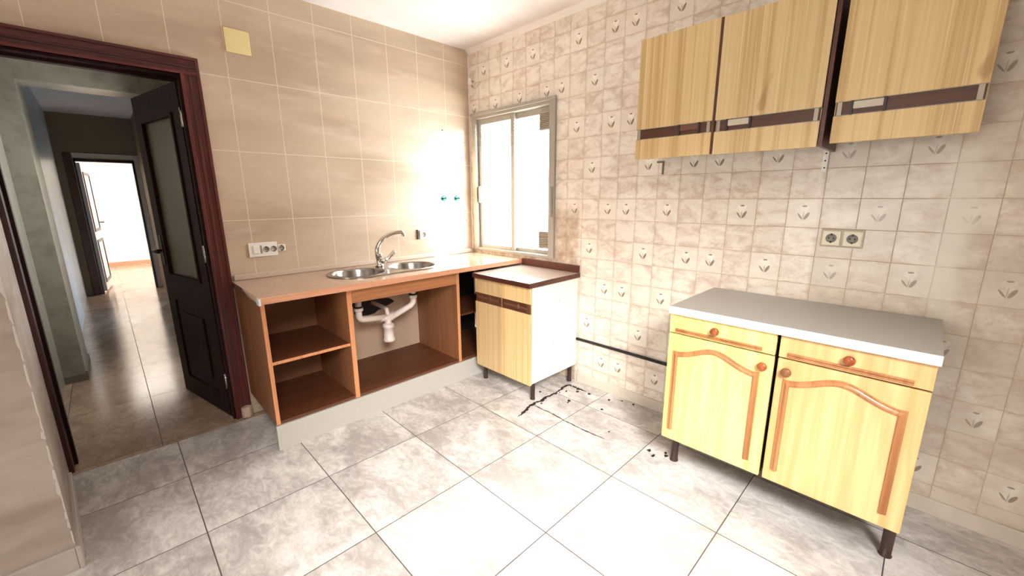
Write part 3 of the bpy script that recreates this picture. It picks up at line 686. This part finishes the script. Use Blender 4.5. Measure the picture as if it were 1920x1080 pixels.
upper_door(u1, -2.146, -1.765, 1.555, 2.128, -2.04, M['yellowA'], 'brown')
upper_door(u1, -2.556, -2.158, 1.553, 2.126, -2.257, M['yellowB'])
MB().box(UX + .002, UX + .019, -2.1565, -2.1475, 1.556, 2.127).build('edge_strip', M['brownedge'], u1)
o = MB().box(UX + .0, -.01, -2.574, -2.5605, 1.553, 2.12); o.build('side_panel', M['brownedge'], u1)
u2 = thing('wall_cabinet', (-.16, -2.79, 1.57), 'single-door striped pine wall cabinet, right of the two-door one above the yellow cabinets', 'cabinet')
upper_carcass(u2, -2.985, -2.600, 1.595, 2.14)
upper_door(u2, -2.988, -2.596, 1.562, 2.14, -2.695, M['yellowA'])

# ------------------------------------------------------------------ small things on the walls
def socket_face(parent, c, axis, s, mat, well=.021):
    """square face plate with a round well, two pin holes and earth clips; axis x faces -x, y faces -y"""
    h = s / 2; cx, cy_, cz = c
    b = MB()
    if axis == 'x': b.box(cx - .010, cx - .0005, cy_ - h, cy_ + h, cz - h, cz + h)
    else: b.box(cx - h, cx + h, cy_ - .010, cy_ - .0005, cz - h, cz + h)
    f = b.build('socket_face', mat, parent, bevel=.004)
    q = [(well, -.0102), (well, -.0115), (well - .003, -.0115), (well - .003, -.0104), (.0, -.0103)]
    MB().lathe(q, c, axis, 28).build('socket_well', M['greyhole'], f)
    b = MB(); k = well * .42
    for d in (-k, k):
        p = (cx, cy_ + d, cz) if axis == 'x' else (cx + d, cy_, cz); b.lathe([(.0, -.0109), (.0028, -.0109), (.0028, -.0104)], p, axis, 10)
    for d in (-1, 1):
        z0 = cz + d * (well - .003)
        if axis == 'x': b.box(cx - .0125, cx - .0105, cy_ - .003, cy_ + .003, z0 - .004, z0 + .004)
        else: b.box(cx - .003, cx + .003, cy_ - .0125, cy_ - .0105, z0 - .004, z0 + .004)
    b.build('pin_hole', M['black'], f); return f
t = thing('switch_and_socket_plate', (-1.68, 0, 1.055), 'white plate with a switch and two round sockets, on the beige wall by the doorframe', 'socket')
b = MB(); b.box(-1.772, -1.612, -.008, -.0005, 1.010, 1.098); b.build('cover_plate', M['white'], t, bevel=.003)
b = MB(); b.box(-1.748, -1.712, -.0125, -.0082, 1.03, 1.08); b.build('rocker_switch', M['white'], t, bevel=.002)
MB().box(-1.712, -1.700, -.010, -.0082, 1.03, 1.08).build('switch_slot', M['greyhole'], t)
for x in (-1.676, -1.634):
    q = [(.018, -.0082), (.018, -.0105), (.0155, -.0105), (.0155, -.0086), (.0, -.0085)]
    w = MB().lathe(q, (x, 0, 1.055), 'y', 26).build('socket_well', M['greyhole'], t)
    b = MB()
    for d in (-.007, .007): b.lathe([(.0, -.0092), (.0022, -.0092), (.0022, -.0086)], (x + d, 0, 1.055), 'y', 8)
    for d in (-.0145, .0145): b.box(x - .003, x + .003, -.0115, -.0092, 1.055 + d - .003, 1.055 + d + .003)
    b.build('pin_hole', M['black'], w)
t = thing('wall_socket', (-1.588, 0, 1.055), 'small single cream socket right beside the white switch and socket plate', 'socket')
socket_face(t, (-1.588, 0, 1.056), 'y', .044, M['cream'], .017)
t = thing('wall_socket', (-.53, 0, 1.07), 'single white socket on the sunlit wall right of the tap', 'socket')
socket_face(t, (-.522, 0, 1.07), 'y', .075, M['white'], .019)
MB().box(-.583, -.575, -.012, -.0005, 1.035, 1.112).build('side_gap', M['black'], t)
t = thing('double_socket', (0, -2.65, 1.17), 'cream double socket on the floral tiles between the upper and lower cabinets', 'socket')
b = MB(); b.box(-.007, -.0005, -2.725, -2.57, 1.133, 1.213); b.build('back_plate', plain('dull_cream_plate', (206, 196, 168), .45), t, bevel=.005)
for y in (-2.610, -2.686): socket_face(t, (-.006, y, 1.173), 'x', .068, M['cream'], .0205)
b = MB(); b.box(-1.743, -1.618, -.008, -.0005, 2.172, 2.298); tag(b.build('junction_box_cover', M['yellowcover'], None, bevel=.004), 'square yellowed blank cover high on the beige wall', 'cover')  # blank lid of a junction box
for x, lab in ((-.305, 'teal water valve stub on the sunlit wall, farther from the window'), (-.168, 'teal water valve stub on the sunlit wall, nearer the window')):
    t = thing('outlet_valve', (x, 0, 1.36), lab, 'valve')
    MB().lathe([(.0, -.0005), (.026, -.0005), (.026, -.004), (.014, -.010), (.010, -.010), (.0, -.011)], (x, 0, 1.36), 'y', 22).build('flange', M['teal'], t)
    b = MB(); b.tube([(x, -.010, 1.36), (x, -.05, 1.36)], .009, 14); b.tube([(x, -.05, 1.36), (x, -.062, 1.36)], .013, 8); b.build('spindle', M['teal'], t)
    if x > -.2: MB().tube([(x, -.058, 1.352), (x + .02, -.075, 1.345)], .005, 8).build('key', M['chrome'], t)
t = thing('pipe_outlet', (0, -.06, 2.3), 'chrome capped pipe stub high in the corner above the window', 'pipe')
MB().lathe([(.0, -.0005), (.026, -.0005), (.027, -.006), (.016, -.012), (.0, -.013)], (0, -.06, 2.29), 'x', 20).build('flange', M['chrome'], t)
b = MB(); b.tube([(-.012, -.06, 2.29), (-.05, -.06, 2.292)], .013, 14); b.tube([(-.04, -.06, 2.292), (-.04, -.062, 2.33)], .011, 12); b.build('spout', M['white'], t)
b = MB(); b.box(-.006, -.0005, -2.553, -2.532, 1.468, 1.575); o = tag(b.build('hanging_bracket', M['white'], None, bevel=.002), 'white perforated metal strip hanging below the gap between wall cabinets', 'bracket')
for z in (1.487, 1.518, 1.55): MB().lathe([(.0, -.0064), (.0035, -.0062)], (0, -2.5425, z), 'x', 10).build('screw_hole', M['black'], o)
b = MB(); b.box(-.006, -.0005, -1.778, -1.768, 1.49, 1.565); b.box(-.006, -.0005, -1.768, -1.735, 1.556, 1.566); tag(b.build('hanging_hook', M['rust'], None), 'small rusty metal hook on the tiles under the left wall cabinet', 'hook')
b = MB(); b.tube([(-.013, -1.20, .338), (-.013, -1.55, .340), (-.014, -1.9, .338), (-.014, -2.6, .338)], .010, 12); tag(b.build('pipe', M['rubber'], None), 'black pipe running low along the floral wall between the cabinets', 'pipe')
for (x, z) in ((-.292, 1.904), (-.112, 1.901), (-.313, 1.811), (-.172, 1.81), (-.071, 1.167)):
    b = MB(); b.lathe([(.0, -.0012), (.005, -.001), (.006, -.0004)], (x, 0, z), 'y', 10)
    lab = 'small dark drill hole in the sunlit wall, low beside the window' if z < 1.5 else 'small dark drill hole high on the sunlit wall, one of four'
    tag(b.build('mounting_hole', M['rubber'], None), lab, 'hole', None if z < 1.5 else 'drill holes high on the sunlit wall')
b = MB(); b.prism([(-1.945, -.045, 0), (-1.90, -.06, 0), (-1.882, -.03, 0), (-1.882, -.002, 0), (-1.94, -.002, 0)], (0, 0, .075)); tag(b.build('skirting_fragment', M['plasterback'], None, bevel=.012), 'broken end of skirting between the doorframe and the sink cabinet', 'skirting')

# dirt along the broken floor tile in front of the corner cabinet
def streak(path, w0, w1, seed):
    r = random.Random(seed); b = MB(); P = [Vector((x, y, .0012)) for x, y in path]; D = []
    for a, c in zip(P, P[1:]):
        for k in range(6): D.append(a.lerp(c, k / 6))
    D.append(P[-1]); L, R = [], []
    for i, p in enumerate(D):
        t = (D[min(i + 1, len(D) - 1)] - D[max(i - 1, 0)]).normalized(); n = Vector((-t.y, t.x, 0)); e = min(1, i / 4, (len(D) - 1 - i) / 4) + .1
        L.append(b.b.verts.new(p + n * r.uniform(w0, w1) * e)); R.append(b.b.verts.new(p - n * r.uniform(w0, w1) * e))
    for i in range(len(D) - 1): b.b.faces.new((L[i], R[i], R[i + 1], L[i + 1]))
    return b
MAIN = [(-.699, -1.258), (-.625, -1.248), (-.545, -1.22), (-.482, -1.214), (-.434, -1.227), (-.37, -1.215), (-.32, -1.221), (-.271, -1.225), (-.173, -1.205), (-.104, -1.205), (-.104, -1.25), (-.103, -1.312), (-.105, -1.369)]
tag(streak(MAIN, .002, .014, 3).build('dirt_streak', M['dirt'], None), 'dark dirt in the broken tile edge below the corner cabinet', 'dirt', kind='stuff')
CR = [(-.506, -1.218), (-.516, -1.29), (-.51, -1.363), (-.515, -1.434), (-.524, -1.497), (-.524, -1.567), (-.525, -1.666), (-.516, -1.807)]
tag(streak(CR, .001, .0055, 5).build('dirt_streak', M['dirt'], None), 'thin black cracked joint running across the floor towards the camera', 'dirt', kind='stuff')
b = MB(); r = random.Random(11)
for (x, y) in [(-.399, -2.095), (-.42, -2.11), (-.468, -2.059), (-.44, -2.02), (-.436, -1.763), (-.243, -1.585), (-.339, -1.133), (-.113, -1.30), (-.096, -1.55), (-.324, -1.371), (-.30, -1.36), (-.15, -1.32), (-.12, -1.40), (-.05, -1.62), (-.04, -1.7), (-.46, -1.25), (-.25, -1.24), (-.2, -1.26)]:
    a = r.uniform(0, 3); s = r.uniform(.005, .016); n = 7
    b.prism([(x + s * r.uniform(.5, 1.2) * math.cos(a + 6.283 * k / n), y + s * r.uniform(.4, 1) * math.sin(a + 6.283 * k / n), .0008) for k in range(n)], (0, 0, .003))
tag(b.build('rubble', M['dirt'], None), 'dark crumbs of dirt and mortar scattered on the floor by the wall', 'rubble', kind='stuff')

# ------------------------------------------------------------------ light
w = bpy.data.worlds.new('World'); SC.world = w; w.use_nodes = True
bg = w.node_tree.nodes['Background']; bg.inputs[0].default_value = (.95, .98, 1, 1); bg.inputs[1].default_value = 16.0
def lamp(name, typ, loc, energy, color=(1, 1, 1), target=None, **kw):
    l = bpy.data.lights.new(name, typ); l.energy = energy; l.color = color
    for k, v in kw.items(): setattr(l, k, v)
    o = bpy.data.objects.new(name, l); COL.objects.link(o); o.location = loc
    if target is not None: o.rotation_euler = (Vector(target) - Vector(loc)).to_track_quat('-Z', 'Y').to_euler()
    return o
sd = Vector((-.60, 1.0, -.17))
lamp('sun', 'SUN', (3, -4, 3), 42, (1, .93, .80), Vector((3, -4, 3)) + sd, angle=math.radians(1.6))
lamp('daylight_left_opening', 'AREA', (XL + .05, -2.1, .95), 62, (1, .98, .95), (0, -2.1, 1.0), shape='RECTANGLE', size=1.9, size_y=1.6)
lamp('room_fill', 'AREA', (-2.5, -3.9, 2.35), 35, (1, .98, .95), (-.95, -1.75, 0), shape='RECTANGLE', size=.9, size_y=.9, spread=math.radians(58))  # unseen fill lamp added to brighten the floor and cabinet fronts
lamp('hall_fill', 'AREA', (-1.88, 1.15, 1.2), 19, (1, 1, .94), (-2.8, .9, 1.1), shape='RECTANGLE', size=.5, size_y=1.6)  # lamp added out of sight behind the leaf to lift the hall walls
lamp('far_room_fill', 'AREA', (-2.2, 7.4, 2.45), 70, (1, .95, .88), (-2.2, 7.4, 0), shape='RECTANGLE', size=2.1, size_y=3.0)  # lamp added under the far ceiling, standing in for unseen daylight
lamp('corridor_fill', 'AREA', (-1.88, 3.6, .7), 9, (.5, .74, 1), (-2.7, 3.9, 1.0), shape='RECTANGLE', size=1.0, size_y=1.6)  # hidden bluish lamp added to tint the corridor's left wall

# ------------------------------------------------------------------ camera
cd = bpy.data.cameras.new('camera'); cam = bpy.data.objects.new('camera', cd); COL.objects.link(cam); SC.camera = cam
cd.sensor_fit = 'HORIZONTAL'; cd.sensor_width = 36; cd.lens = 768.4689 / 1920 * 36; cd.clip_start = .02
yaw, pit, rol = math.radians(-44.5561), math.radians(-12.4549), math.radians(-.3377)
F = Vector((-math.sin(yaw) * math.cos(pit), math.cos(yaw) * math.cos(pit), math.sin(pit))); Rt = Vector((math.cos(yaw), math.sin(yaw), 0)); U = Rt.cross(F)
R2 = Rt * math.cos(rol) + U * math.sin(rol); U2 = -Rt * math.sin(rol) + U * math.cos(rol)
m = Matrix((R2, U2, -F)).transposed().to_4x4(); m.translation = (-2.3807, -2.9241, 1.3633); cam.matrix_world = m

SC.view_settings.view_transform = 'Standard'; SC.view_settings.look = 'None'; SC.view_settings.exposure = 0.36; SC.view_settings.gamma = 1.0
SC.cycles.use_denoising = True; SC.cycles.max_bounces = 8; SC.cycles.diffuse_bounces = 5; SC.cycles.transparent_max_bounces = 12
SC.cycles.sample_clamp_indirect = 8
